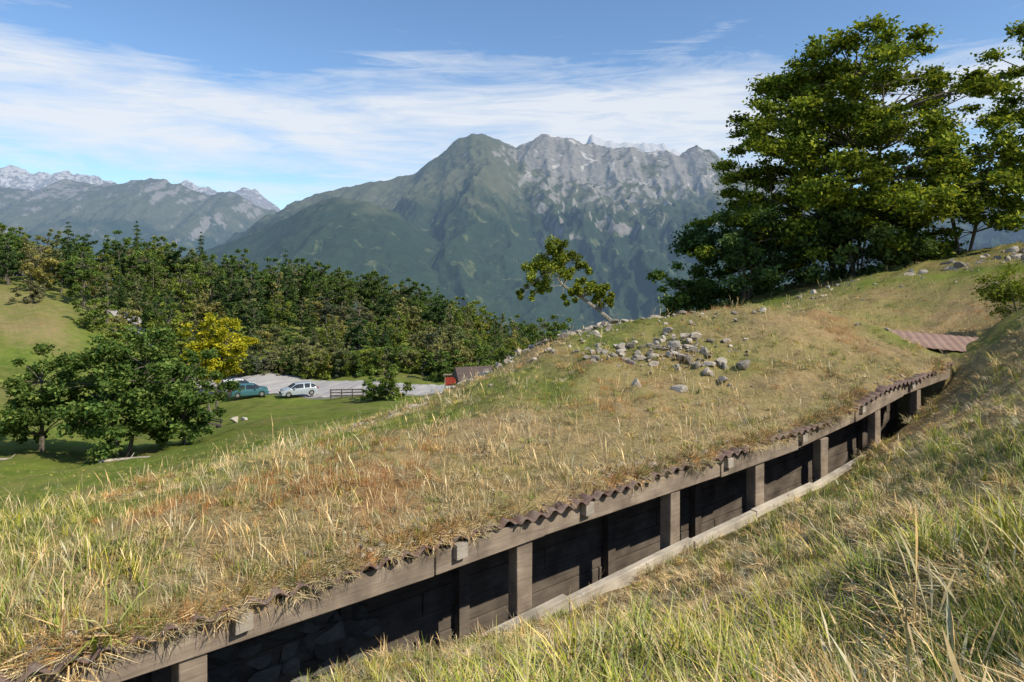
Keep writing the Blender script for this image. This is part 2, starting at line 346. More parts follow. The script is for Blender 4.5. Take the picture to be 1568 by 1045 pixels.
leaf_y=leafmat('leaf_yellow',[(.18,.24,.025),(.32,.36,.035),(.44,.44,.05)],.3,.9)
leaf_ash=leafmat('leaf_ash',[(.07,.11,.02),(.14,.19,.03),(.26,.31,.045),(.46,.47,.07)],.32,.45)
leaf_gr=leafmat('leaf_grey_green',[(.10,.12,.08),(.16,.18,.11),(.24,.25,.16)],.25,.7)
# forest prototypes
fc=bpy.data.collections.new('forest_trees')
tree('ft_0',11,8,.3,60,6000,.38,leaf_a,101,coll=fc,botw=.85)
tree('ft_1',9,7.5,.2,50,5000,.38,leaf_b,102,coll=fc,botw=.85)
tree('ft_2',12,7,.4,60,6000,.38,leaf_d,103,coll=fc,botw=.8)
tree('ft_3',13,5.2,.6,16,7000,.34,leaf_d,104,conifer=True,coll=fc)
tree('ft_4',6,6.5,-.3,40,4400,.34,leaf_a,105,coll=fc,botw=1,ex=.3)
tree('ft_5',10,5,.2,46,3600,.30,leaf_gr,106,coll=fc,fill=.8)
tree('ft_6',11.5,4.6,.2,46,4200,.34,leaf_b,107,coll=fc,fill=.6,botw=.9)
tree('ft_7',4.2,5,-.3,30,3400,.30,leaf_gr,108,coll=fc,botw=1,ex=.3,stems=3)
pts=[];idx=[];scl=[]
def front(a): return 97+8*a*3 if a<.10 else 90
def inforest(x,y):
    a=x/y
    if y<62: return False
    if a<-.60 and y<104: return False
    if a<-.42: return y>97+3*math.sin(x*.3)
    if a<.10: return y>96+8*a
    return y>90
for k in range(60):   # shrubby forest edge
    a_=-.46+.52*k/60;y=96+8*a_+random.uniform(-.8,1.2) if a_>-.42 else 98+random.uniform(-1,1);pts.append((a_*y,y,0));idx.append(random.choice([4,7,4,1]));scl.append(random.uniform(.45,.8))
tr_=0
while len(pts)<960 and tr_<34000:
    tr_+=1
    y=62+rng.random()**1.2*100;a_=rng.uniform(-1.15,.12 if y<150 else .1);x=a_*y
    if not inforest(x,y): continue
    if any((x-q[0])**2+(y-q[1])**2<(2.5+.006*y)**2 for q in pts): continue
    k=int(rng.choice([0,0,0,1,1,2,2,3,4,5,6,6,7]))
    pts.append((x,y,0));idx.append(k);scl.append(rng.uniform(.5,.97)*(1.12 if k==3 else 1)*(.8 if y<108 else 1))
for x,y,i,s in ((-13.2,73,4,.8),(-15.2,74.5,4,.55),(-9,92,4,.9),(-4,90,4,.8),(0,88,4,.9),(4,86,4,.8),(-2,96,0,.7),(8,92,1,.8),
   (-50,86,4,.8),(-47,93,0,.8),(-45,91,4,.6),(-55,90,4,.9),(-62,99,0,.8),(-70,102,1,.8),(-52,92,1,.7),(-41,98,4,.8),(-57,96,6,.8),(-66,94,7,.9)):
    pts.append((x,y,0));idx.append(i);scl.append(s)
P_=np.array(pts);P_[:,2]=surf(P_[:,0],P_[:,1])-.2
r_=np.zeros((len(P_),3));r_[:,2]=rng.random(len(P_))*6.28
gn_scatter('forest',P_,r_,scl,idx,fc)
def place(ob,x,y,dz=-.1,rz=0,s=1):
    ob.location=(x,y,zat(x,y)+dz);ob.rotation_euler[2]=rz;ob.scale=(s,)*3;return ob
place(tree('ash_tree',13.8,13.6,-.6,270,80000,.20,leaf_ash,201,stems=6,clr=(.055,.13),botw=1,fill=.42,flat=.5,rsc=.75,ex=.35),15.4,32,dz=-.4)
place(tree('ash_tree',12.4,9.5,-.2,120,32000,.20,leaf_ash,202,stems=3,clr=(.065,.16),flat=.5,botw=1,rsc=.75,ex=.35),26.2,32,dz=-.4)
place(tree('ash_tree',6.8,8,-.2,80,20000,.2,leaf_ash,212,stems=4,clr=(.09,.18),flat=.55,botw=1,rsc=.7,ex=.3),20.5,31.0,dz=-.4)
place(tree('ash_tree',9.2,7,-.2,90,26000,.2,leaf_ash,213,stems=4,clr=(.08,.17),flat=.5,botw=1,rsc=.7,ex=.4),12.0,33.5,dz=-.4)
place(tree('hazel_tree',5.2,6.6,-.3,70,18000,.2,leaf_d,203,stems=4,clr=(.1,.2),botw=1,ex=.3),10.8,31.5,dz=-.3)
place(tree('hazel_tree',4.6,6.2,-.3,60,15000,.2,leaf_d,218,stems=4,clr=(.1,.2),botw=1,ex=.3),15.5,30.6,dz=-.3)
place(tree('hazel_tree',3.6,3.8,.0,30,8000,.18,leaf_a,204,stems=3,clr=(.12,.25),botw=1),8.2,32,dz=-.6)
place(tree('linden_tree',8.3,9.4,-.1,130,32000,.25,leaf_a,206,stems=2,botw=1,clr=(.08,.16),ex=.25),-23.0,40.5,dz=-.3)
place(tree('linden_tree',6.6,6.0,.0,70,14000,.25,leaf_a,207,botw=1,ex=.25),-27.9,40.5,dz=-.3)
place(tree('linden_tree',6.2,6,.0,60,13000,.25,leaf_a,217,botw=1,ex=.25),-20.2,42,dz=-.3)
place(tree('yellow_maple_tree',10.6,7.6,3.0,80,13000,.3,leaf_y,208,stems=2,clr=(.1,.2)),-30.6,70)
# ---------------------------------------------------------------- leaning birch behind the mound
rg=np.random.default_rng(77)
pth=[(3.3,21.5,-2.6),(3.15,21.5,-1.9),(2.75,21.5,-1.55),(2.2,21.5,-1.15),(1.6,21.4,-.75),(1.25,21.4,-.3),(1.1,21.4,.25)]
sg=[(pth[i],pth[i+1],.075-.009*i,.075-.009*(i+1)) for i in range(6)]
cl=[]
for c in ((1.1,.2,.5),(1.7,.12,.42),(.7,-.3,.4),(1.5,-.35,.45),(2.1,-.1,.3),(.85,-.8,.3),(2.55,-.95,.32),(2.9,-1.0,.26),(2.2,-.7,.3),(1.9,-1.2,.22),(.6,-1.05,.2),(2.9,-1.35,.2),(1.3,.0,.5),(1.3,.35,.3),(.9,-.1,.4)):
    for k in range(6):
        cc=(c[0]+rg.normal(0,.2),21.4+rg.normal(0,.4),c[1]+rg.normal(0,.15));cl.append((*cc,c[2]*.45))
        q=min(pth[2:],key=lambda q:(q[0]-cc[0])**2+(q[2]-cc[2])**2);s2,_=curve_segs(q,cc,.014,.004,.15,3,rg);sg+=s2
cl=np.array(cl);ii=rg.integers(0,len(cl),14000);d=rg.normal(size=(14000,3));d/=np.linalg.norm(d,axis=1)[:,None]
lv,lf=leaves(cl[ii,:3]+d*(rg.random(14000)**.5*cl[ii,3])[:,None],.085,.4,rg);tv,tf=tubes(sg,5)
mesh_np('leaning_birch_tree',np.concatenate([tv,lv]),[(tf,0),(lf+len(tv),1)],[woodmat('birch_bark',(.2,.18,.15),(.45,.42,.36),(6,6,3)),leaf_ash])
# ---------------------------------------------------------------- covered trench (local frame x=s, y=-p)
RZ=math.atan2(DY,DX)
trench=empty('covered_trench',(0,6.4,0),RZ)
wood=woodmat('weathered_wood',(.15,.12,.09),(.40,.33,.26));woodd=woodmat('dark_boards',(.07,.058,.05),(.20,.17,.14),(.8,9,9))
pale=woodmat('pale_sill',(.34,.30,.24),(.66,.60,.50));palew=woodmat('pale_wood',(.28,.25,.21),(.50,.45,.37))
class Bx:
    def __init__(s): s.V=[];s.F=[];s.M=[]
    def beam(s,s0,s1,p0,p1,za0,za1,zb0,zb1,m=0,j=.004):
        n=len(s.V)
        for (x,zl,zh) in ((s0,za0,za1),(s1,zb0,zb1)):
            for y,z in ((-p0,zl),(-p1,zl),(-p1,zh),(-p0,zh)):
                s.V.append((x+random.uniform(-j,j),y+random.uniform(-j,j),z+random.uniform(-j,j)))
        for f in ((0,3,2,1),(4,5,6,7),(0,1,5,4),(1,2,6,5),(2,3,7,6),(3,0,4,7)): s.F.append([n+k for k in f]);s.M.append(m)
    def make(s,name,mats,parent,bev=.006):
        o=mesh_np(name,s.V,[(s.F,np.array(s.M))],mats)
        import bmesh
        b=bmesh.new();b.from_mesh(o.data);bmesh.ops.recalc_face_normals(b,faces=b.faces);b.to_mesh(o.data);b.free()
        if bev: md=o.modifiers.new('b','BEVEL');md.width=bev;md.segments=2
        o.parent=parent;return o
posts=[-7.4,-5.1,-2.78,.13,2.43,4.27,6.04,7.93,9.7]
b=Bx()
for q in posts:
    e=float(edge_z(q));l=random.uniform(-.03,.03);b.beam(q-.10+l,q+.10+l,-.10,.035,-4.0,e-.27,-4.0,e-.27,j=.014)
b.make('posts',[wood],trench,.01)
b=Bx()
ends=[-9.3]+[-6.2,-3.9,-.9,.35,3.3,5.2,7.0,8.9]+[11.2]
for i in range(len(ends)-1):
    s0,s1=ends[i]+.004,ends[i+1]-.004;e0,e1=float(edge_z(s0)),float(edge_z(s1));w=.016*(i%2);v=random.uniform(-.02,.02);v2=random.uniform(-.02,.02)
    b.beam(s0,s1,-.13+w,.06+w,e0-.265+v,e0-.055,e1-.265+v2,e1-.055)
b.make('edge_beams',[wood],trench,.008)
b=Bx()
for q in (-6.6,-4.4,-2.5,-.66,.92,3.43,5.3,7.2,9.2):
    e=float(edge_z(q));b.beam(q-.06,q+.06,-.9,.13,e-.17,e-.045,e-.17,e-.045)
b.make('rafter_ends',[palew],trench)
b=Bx()
x=-9.0
while x<10.8:
    L=random.uniform(1.2,2.2);f_=lambda q:np.interp(q,[-9,0,6,11],[-3.38,-3.33,-3.24,-2.90])+random.uniform(-.03,.03);z,z2=f_(x),f_(x+L);w=random.uniform(-.02,.02)
    b.beam(x,x+L-.02,.045,.14+w,z-.3,z+.02,z2-.3,z2+.02);x+=L
b.make('sill_boards',[pale],trench)
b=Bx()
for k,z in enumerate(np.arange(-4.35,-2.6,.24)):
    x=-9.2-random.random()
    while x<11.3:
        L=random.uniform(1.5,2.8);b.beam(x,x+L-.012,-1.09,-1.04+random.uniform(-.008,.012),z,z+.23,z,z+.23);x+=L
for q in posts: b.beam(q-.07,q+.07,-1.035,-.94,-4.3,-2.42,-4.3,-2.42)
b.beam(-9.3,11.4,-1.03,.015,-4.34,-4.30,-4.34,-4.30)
b.make('lining_boards',[woodd],trench)
def ico(sub=2):
    import bmesh
    b=bmesh.new();bmesh.ops.create_icosphere(b,subdivisions=sub,radius=1);v=np.array([q.co[:] for q in b.verts]);f=np.array([[q.index for q in g.verts] for g in b.faces]);b.free();return v,f
IV,IF=ico(2);IV3,IF3=ico(3)
def rocks(name,P,R,mat,flat=.7,seed=1,parent=None,hi=False,spin=True,sq=(1,1)):
    rg=np.random.default_rng(seed);V=[];F=[];n=0;I0,F0=(IV3,IF3) if hi else (IV,IF)
    for p,r in zip(P,R):
        v=I0.copy()
        for k in range(9):
            d=rg.normal(size=3);d/=np.linalg.norm(d);h=rg.uniform(.3,.7);q=v@d;v=v-np.outer(np.maximum(q-h,0),d)
        v=v*(rg.uniform(.8,1.5,3)*[sq[0],sq[1],flat]);a=rg.random()*6.28*spin;c,s=math.cos(a),math.sin(a);v=v@np.array([[c,s,0],[-s,c,0],[0,0,1]])
        V.append(v*r+np.array(p));F.append(F0+n);n+=len(v)
    o=mesh_np(name,np.concatenate(V),[(np.concatenate(F),0)],[mat]);
    if parent: o.parent=parent
    return o
def stonemat(name,c1,c2):
    nt=NT(name);gi=nt.n('ShaderNodeNewGeometry');nn=nt.noise(nt.pos(),7,5,.75)
    c=nt.mix(nn,c1,c2);c=nt.mix(1.0,c,nt.ramp(gi.outputs['Random Per Island'],[(0,.5),(1,1.25)]),'MULTIPLY')
    return nt.done(nt.diff(c,nt.bump(nn,.8,.04)))
lime=stonemat('limestone',(.19,.165,.13),(.60,.54,.45))
gravm=stonemat('earthy_gravel',(.22,.17,.115),(.60,.50,.37))
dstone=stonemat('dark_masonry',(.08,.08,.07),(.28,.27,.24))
PR=[];RR=[]
for j in range(8):
    x=-6.3+random.random()*.3
    while x<-.9+.15*math.sin(j*2.):
        r=random.uniform(.09,.13);PR.append((x,1.03,-4.2+j*.145+random.uniform(-.015,.015)));RR.append(r);x+=r*2.3
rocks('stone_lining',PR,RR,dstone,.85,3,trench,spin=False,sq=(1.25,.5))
# corrugated roof
nt=NT('corrugated_sheet');v=nt.coord('Object');n1=nt.noise(v,2.5,5,.65);n2=nt.noise(v,18,3)
c=nt.mix(n1,(.09,.055,.045),(.25,.18,.155));c=nt.mix(nt.ramp(n2,[(.45,0.),(.7,.7)]),c,(.22,.195,.16));corr=nt.done(nt.diff(c,nt.bump(n2,.3,.01)))
def corrug(name,s0,s1,p0,p1,zf,slope,mat,parent,step=.015,lip=True,amp=.026):
    ss=np.arange(s0,s1,step);ps=np.linspace(p0,p1,14);A,B=np.meshgrid(ps,ss,indexing='ij')
    bay=np.floor((B+50)/.98)
    off=(h2(bay,bay*0,5)-.5)*.07 if lip else 0
    Bp=A+off*(A>p1-.3)
    Z=zf(B)+amp*np.sin(2*np.pi*B/.178)+slope*(-A)+(h2(bay,bay*0,8)-.5)*.03*lip+.01*(fbm(B*2,A*2,2,4)-.5)
    o=mesh_np(name,np.stack([B.ravel(),-Bp.ravel(),Z.ravel()],1),[(grid_faces(len(ps),len(ss))[:,::-1],0)],[mat],smooth=True)
    m=o.modifiers.new('s','SOLIDIFY');m.thickness=.012;m.offset=1;o.parent=parent;return o
corrug('corrugated_roof_sheets',-9.3,11.3,-1.3,.15,lambda b:edge_z(b),.03,corr,trench)
# sod on the roof
ss=np.arange(-9.3,11.4,.04);tt=np.linspace(0,1,36)
T_,B_=np.meshgrid(tt,ss,indexing='ij')
def pedge(s): return .04+.24*(fbm(s*2.4,s*0,4,44)-.5)
pe=pedge(B_)
A_=pe+(-1.7-pe)*np.clip((T_-.07)/.93,0,1)
wx,wy=to_xy(B_,A_)
zs=TL(wx,wy)+micro(wx,wy)*.35+.035-.05*sst(-A_,1.2,1.7)
zs=zs+(fbm(B_*6,A_*6,3,12)-.5)*.07-.05*np.exp(-(pe-A_)/.08)
zs[0]=edge_z(B_[0])-.02
sod=mesh_np('sod_roof_covering',np.stack([B_.ravel(),-A_.ravel(),zs.ravel()],1),[(grid_faces(36,len(ss)),0)],[ground_mat],smooth=True)
a=sod.data.attributes.new('dry','FLOAT','POINT');a.data.foreach_set('value',np.full(B_.size,.85,np.float32));sod.parent=trench
# bare roof section at the far end
nt=NT('pink_corrugated');v=nt.coord('Object');n1=nt.noise(v,2.5,4,.6);n2=nt.noise(v,9,4,.7)
c=nt.mix(n1,(.20,.125,.10),(.40,.28,.235));c=nt.mix(nt.ramp(n2,[(.5,0.),(.65,.7)]),c,(.33,.26,.17));pink=nt.done(nt.diff(c,nt.bump(n2,.5,.02)))
br=empty('bare_corrugated_roof',(9.2,15.75,-1.78));br.rotation_euler=(.12,.07,RZ-1.02)
corrug('sheet',-2.2,2.0,-.62,.72,lambda b:b*0,.05,pink,br,lip=False,amp=.007)
# ---------------------------------------------------------------- rocks
def scatter_rocks(name,pl,seed,mat=lime,flat=.7,sink=.05):
    rg=np.random.default_rng(seed);P=[];R=[]
    for cx,cy,sx_,sy_,n,r0,r1,ang in pl:
        for k in range(n):
            u,v=rg.normal(0,1,2);x=cx+u*sx_*math.cos(ang)-v*sy_*math.sin(ang);y=cy+u*sx_*math.sin(ang)+v*sy_*math.cos(ang)
            s,p=to_sp(x,y)
            if -.1<p<.3 and s<11: continue
            r=r0+(r1-r0)*rg.random()**2.4;P.append((x,y,r*sink));R.append(r)
    P=np.array(P);P[:,2]+=surf(P[:,0],P[:,1]);return rocks(name,P,R,mat,flat,seed)
scatter_rocks('rubble_stones',[(3.4,13.2,.5,.6,120,.03,.15,0),(2.5,13.5,.6,.5,90,.03,.12,.3),(2.6,16.7,.7,.35,100,.03,.14,0),(1.6,17.6,.8,.5,150,.03,.15,.6),(.6,18.3,.8,.5,150,.03,.15,.6),(-.3,19.2,.8,.45,110,.04,.15,.5),
 (3.3,16.2,1.0,.4,30,.03,.10,0),(7,16,1.2,.4,12,.04,.09,0),(-3.4,17.5,1.0,.25,60,.03,.10,.5),(-5.5,15.0,.8,.25,30,.03,.09,.5),(-1.6,21,1.0,.3,40,.05,.15,.5),(1.2,14.8,.9,.2,24,.03,.09,.7)],9,sink=.3)
scatter_rocks('hillside_rocks',[(20,26,1.8,1.2,46,.08,.32,.2),(17,25,1.8,1.4,30,.06,.24,.2),(14,26,1.6,.8,16,.06,.2,.2),(12.4,27,.8,.4,14,.06,.22,0),(20,22.5,1.4,1.4,34,.08,.3,.2)],10,flat=.8,sink=-.1)
rg=np.random.default_rng(14);P=[];R=[]
for k in range(3600):
    s=rg.uniform(-4.6,10);p=pedge(np.array([s]))[0]-.01-abs(rg.normal(0,.17));x,y=to_xy(s,p);den=fbm(np.array([s*1.1]),np.array([0.]),2,70)[0]
    if rg.random()>max(.06,(den-.40)*2.6): continue
    P.append((x,y,float(TL(np.array([x]),np.array([y]))[0])+.02));R.append(rg.uniform(.006,.018)*(1+1.8*(rg.random()<.10)))
rocks('gravel',P,R,gravm,.55,14)
# ---------------------------------------------------------------- grass
def tuft(name,n,h,spread,bend,width,mat,coll,seed,seg=3,flatten=0,head=False):
    rg=np.random.default_rng(seed);V=[];F=[];m=0
    for i in range(n):
        a=rg.random()*6.28;r=spread*rg.random()**.6;x0,y0=r*math.cos(a),r*math.sin(a);az=a+rg.normal(0,.8);H=h*rg.uniform(.45,1.1);B=bend*rg.uniform(.3,1.5)+.15
        dx,dy=math.cos(az),math.sin(az);w=width*rg.uniform(.6,1.2);px,py=-dy,dx;th=.15*rg.random()+flatten*rg.uniform(.6,1.2)
        x,y,z=x0,y0,-.03;L=H/seg
        for k in range(seg+1):
            ww=w*(1-.93*(k/seg)**1.3)*.5
            if head: ww=w*.5*(2.6 if k==seg-1 else .8 if k<seg-1 else .2)
            V.append((x+px*ww,y+py*ww,z));V.append((x-px*ww,y-py*ww,z))
            if k<seg:
                x+=math.sin(th)*dx*L;y+=math.sin(th)*dy*L;z+=math.cos(th)*L;th+=B/seg
                z=max(z,.005)
                F.append((m+2*k,m+2*k+1,m+2*k+3,m+2*k+2))
        m+=2*(seg+1)
    return mesh_np(name,V,[(F,0)],[mat],coll=coll)
gm=leafmat('grass_green',[(.10,.145,.035),(.18,.235,.05),(.27,.32,.08),(.50,.44,.22)],0)
gl=leafmat('grass_lime',[(.18,.22,.04),(.32,.36,.06),(.46,.46,.12),(.64,.56,.27)],0)
gd=leafmat('grass_straw',[(.20,.135,.065),(.44,.33,.165),(.64,.51,.29),(.78,.67,.44)],0)
go_=leafmat('grass_rust',[(.28,.13,.045),(.48,.23,.08),(.56,.34,.16)],0)
gc=bpy.data.collections.new('grass_tufts')
tuft('gt_0',22,.20,.06,1.0,.007,gm,gc,1)
tuft('gt_1',26,.11,.08,1.2,.008,gl,gc,2)
tuft('gt_2',20,.18,.08,.9,.0055,gd,gc,3)
tuft('gt_3',30,.20,.11,.9,.0075,gd,gc,4,flatten=1.15)
tuft('gt_4',5,.50,.07,.5,.0045,gd,gc,5,seg=4,head=True)
tuft('gt_5',22,.15,.09,.8,.006,go_,gc,6)
tuft('gt_6',18,.30,.06,1.3,.011,gl,gc,7)
tuft('gt_7',16,.14,.10,1.6,.026,gm,gc,8,seg=2)
N=38000
av=rng.uniform(-1.1,1.1,N);Yv=1.15*np.exp(rng.random(N)*math.log(36/1.15));Xv=av*Yv
s,p=to_sp(Xv,Yv);ok=((p<-.04)|(p>.19)|(s>11.5)|(s<-9.4))
# keep grass off the bare sheet
cx_,sy_=math.cos(RZ-1.02),math.sin(RZ-1.02);lx=(Xv-9.2)*cx_+(Yv-15.75)*sy_;ly=-(Xv-9.2)*sy_+(Yv-15.75)*cx_
ok&=~((lx>-2.1)&(lx<1.9)&(ly>-.7)&(ly<.6))
Xv,Yv,s,p=Xv[ok],Yv[ok],s[ok],p[ok]
dz=np.where((p<0)&(p>-1.5),.03,0);Zv=surf(Xv,Yv)+dz
D=dryness(Xv,Yv);u=rng.random(len(Xv));big=fbm(Xv*.8,Yv*.8,2,61)
dryi=np.where(p>0,rng.choice([3,3,3,2,2],len(Xv)),rng.choice([2,3,3,2,4],len(Xv)))
idx=np.where(u<np.clip(D+.05,.12,.88),dryi,rng.choice([0,1,1,0],len(Xv)))
idx=np.where((D>.4)&(p<-.8)&(fbm(Xv*.6,Yv*.6,2,90)>.55)&(u<.4),5,idx)
lush=((p>0)&(u>.82-.12*sst(p,2.5,4)))|((p<0)&(s<-3.0)&(u>.80));idx=np.where(lush&(big>.46),6,idx)
idx=np.where((u>.985),7,idx);idx=np.where((u>.972)&(u<=.985),4,idx)
scl=rng.uniform(.55,1.15,len(Xv))*.85*np.where(Yv>22,1.2,1.)*np.where((p>0)&(p<.8),.6,1)*(.6+.8*fbm(Xv*1.7,Yv*1.7,2,15))*np.where((p>2)&(np.hypot(Xv,Yv)<4.5),1.3,1)
scl=np.where(np.hypot(Xv,Yv)<2.0,scl*.6,scl)
rot=np.stack([rng.normal(0,.2,len(Xv)),rng.normal(0,.2,len(Xv)),rng.random(len(Xv))*6.28],1)
gn_scatter('meadow_grass',np.stack([Xv,Yv,Zv],1),rot,scl,idx,gc)
# dry grass on and over the roof edge, and lapping over the sill
n=2400;s=rng.uniform(-5,11,n);p=pedge(s)-abs(rng.normal(0,.10,n))+.03;x,y=to_xy(s,p);z=TL(x,y)-.02*(p>.05)
keep=fbm(s*.9,s*0,2,33)>.33+.25*rng.random(n)-.05;az=RZ-math.pi/2
rot=np.stack([np.full(n,0.),rng.uniform(.2,1.35,n),az+rng.normal(0,.7,n)],1)
sc_=rng.uniform(.35,.95,n);ix_=rng.choice([2,3,3,2,5,0],n)
m_=700;s2=rng.uniform(-9,11,m_);p2=rng.uniform(.15,.26,m_);x2,y2=to_xy(s2,p2);z2=TR(x2,y2)+.02;k2=fbm(s2*1.3,s2*0,2,37)>.50
rot2=np.stack([rng.normal(0,.3,m_),rng.normal(0,.3,m_),rng.random(m_)*6.28],1);sc2=rng.uniform(.5,1.0,m_);ix2=rng.choice([0,1,2,3,3],m_)
k_=np.array([-3.5,-3.42,-3.3,-3.55,-3.35]);x3,y3=to_xy(k_,np.full(5,.07));z3=TL(x3,y3);rot3=np.stack([np.zeros(5),np.array([.9,1.2,1.4,1.1,.5]),az+np.array([-.3,.1,.3,-.1,.2])],1)
gn_scatter('trench_edge_grass',np.concatenate([np.stack([x,y,z],1)[keep],np.stack([x2,y2,z2],1)[k2],np.stack([x3,y3,z3],1)]),np.concatenate([rot[keep],rot2[k2],rot3]),np.concatenate([sc_[keep],sc2[k2],np.array([1.8,2.0,1.6,1.7,1.6])]),np.concatenate([ix_[keep],ix2[k2],[2,2,2,3,6]]),gc)
# ---------------------------------------------------------------- road, parking
nt=NT('asphalt');nn=nt.noise(nt.pos(),2.,5,.7);asph=nt.done(nt.diff(nt.mix(nn,(.30,.29,.28),(.44,.43,.41))))
def ribbon(name,pts,mat,dz=.06,cols=7):
    pts=np.array(pts,float);n=160;t=np.linspace(0,len(pts)-1,n);k=np.arange(len(pts))
    def sm(j):
        v=np.interp(t,k,pts[:,j]);
        for _ in range(2): v=np.convolve(np.pad(v,12,mode='reflect',reflect_type='odd'),np.ones(25)/25,'valid')
        return v
    X,Y,W=sm(0),sm(1),sm(2);dx=np.gradient(X);dy=np.gradient(Y);l=np.hypot(dx,dy);nx,ny=-dy/l,dx/l
    c=np.linspace(-.5,.5,cols);XX=X[:,None]+nx[:,None]*W[:,None]*c;YY=Y[:,None]+ny[:,None]*W[:,None]*c
    ZZ=surf(XX,YY)+dz;Vt=np.stack([XX,YY,ZZ],2)
    side=Vt[:,[0,-1],:].copy();side[:,:,2]-=.5
    Vt=np.concatenate([side[:,:1],Vt,side[:,1:]],1)
    return mesh_np(name,Vt.reshape(-1,3),[(grid_faces(n,cols+2),0)],[mat],smooth=False)
ribbon('road',[(-60,104,4.5),(-48,97,6),(-38,91,8),(-28,86.5,11.5),(-20,83.5,10),(-11,82,7.5),(-4,82,6.5),(6,88,5),(14,96,5)],asph,.18)
# ---------------------------------------------------------------- cars
nt=NT('car_glass');glass=nt.done(nt.bsdf((.02,.025,.03),.08,spec=.8))
tyre=plain('tyre',(.02,.02,.02),.9);lampm=plain('lamp',(.6,.6,.58),.2);redl=plain('tail_lamp',(.35,.02,.02),.3);chrome=plain('rim',(.45,.45,.46),.35,.6)
def car(paint,x,y,rz,estate=False):
    e=empty('parked_car',(x,y,zat(x,y)+.19),rz)
    if estate: top=[(-2.1,.45),(-2.12,.75),(-2.05,.95),(-1.72,1.42),(-1.45,1.5),(.25,1.5),(.62,1.42),(1.25,1.0),(1.95,.86),(2.12,.7),(2.15,.42)]
    else: top=[(-2.0,.45),(-2.05,.75),(-1.98,1.0),(-1.55,1.36),(-1.15,1.46),(.15,1.46),(.5,1.38),(1.15,.98),(1.85,.84),(2.05,.7),(2.1,.42)]
    V=[];rows=[];bot=.24
    xs=sorted(set([round(v,3) for v in np.linspace(-2.0 if not estate else -2.08,2.08,34)]))
    tx=np.array([t[0] for t in top]);tz=np.array([t[1] for t in top]);o=np.argsort(tx);tx,tz=tx[o],tz[o]
    F=[];M=[]
    for xx in xs:
        zt=float(np.interp(xx,tx,tz));e_=min(1,(2.16-abs(xx))/.35);w=.86*(.82+.18*e_**.6)
        b=bot
        for wc in (-1.3,1.32):
            dd=abs(xx-wc)
            if dd<.36: b=max(b,.24+math.sqrt(max(0,.36**2-dd**2))*.98)
        zb=min(zt,.93);zr=zt
        wr=w*(1-.24*max(0,(zt-.93))/.55)
        ring=[(w*.96,b),(w,max(b+.03,.55)),(w*.985,max(.6,zb-.04)),(w*.95,zb),(wr*.97,max(zb,zr-.05)),(wr*.85,zr),(0,zr+.02)]
        ring=[(yy,zz) for yy,zz in ring]+[(-yy,zz) for yy,zz in ring[-2::-1]]
        V+=[(xx,yy,zz) for yy,zz in ring];rows.append(len(ring))
    k=rows[0]
    for i in range(len(xs)-1):
        xm=(xs[i]+xs[i+1])/2;zt=float(np.interp(xm,tx,tz));sl=abs(np.interp(xs[i+1],tx,tz)-np.interp(xs[i],tx,tz))/(xs[i+1]-xs[i])
        for j in range(k-1):
            m=0
            if j in (3,k-5) and zt>1.08:
                m=0 if any(abs(xm-q)<.065 for q in (-.42,-1.25)) else 1
            if zt>1.03 and zt<1.44 and sl>.35 and j in (5,6,k-6,k-7): m=1
            F.append((i*k+j,i*k+j+1,(i+1)*k+j+1,(i+1)*k+j));M.append(m)
    F=np.array(F);body=mesh_np('body',V,[(F,np.array(M)),(np.array([list(range(k))]),0),(np.array([[(len(xs)-1)*k+q for q in range(k)]]),0)],[paint,glass],smooth=True);body.parent=e
    import bmesh
    b=bmesh.new();b.from_mesh(body.data);bmesh.ops.recalc_face_normals(b,faces=b.faces);b.to_mesh(body.data);b.free()
    for i,(wx_,wy_) in enumerate(((-1.3,.74),(1.32,.74),(-1.3,-.74),(1.32,-.74))):
        for nm,r,t,mm in (('wheel_%d'%(i+1),.31,.2,tyre),('rim_%d'%(i+1),.19,.215,chrome)):
            bpy.ops.mesh.primitive_cylinder_add(vertices=24,radius=r,depth=t,location=(wx_,wy_,.31),rotation=(math.pi/2,0,0));w=bpy.context.object;w.name=nm;w.data.materials.append(mm);w.parent=e
    bx=Bx()
    for sd in (-1,1):
        bx.beam(2.0,2.13,sd*.62-.16,sd*.62+.16,.60,.74,.60,.72,0);bx.beam(-2.12,-2.02,sd*.68-.1,sd*.68+.1,.7,.95,.7,.95,1)
        bx.beam(.55,.72,sd*.94-.08,sd*.94+.08,.92,1.04,.92,1.04,2)
    bx.beam(2.06,2.15,-.45,.45,.42,.54,.42,.54,3)
    bx.make('lamps_and_mirrors',[lampm,redl,paint,tyre],e,.01)
    return e
def paint(n,c):
    nt=NT(n);return nt.done(nt.bsdf(nt.mix(nt.noise(nt.coord('Object'),3,2),c,tuple(k*.9 for k in c)),.25,spec=.6))
car(paint('white_paint',(.72,.73,.74)),-33.2,82.8,math.radians(28),True)
car(paint('teal_paint',(.06,.17,.20)),-30.6,79.6,math.radians(22))
car(paint('silver_paint',(.40,.45,.49)),-25.0,80.0,math.radians(-150))
car(paint('dark_paint',(.04,.05,.06)),-35.4,80.6,math.radians(30))
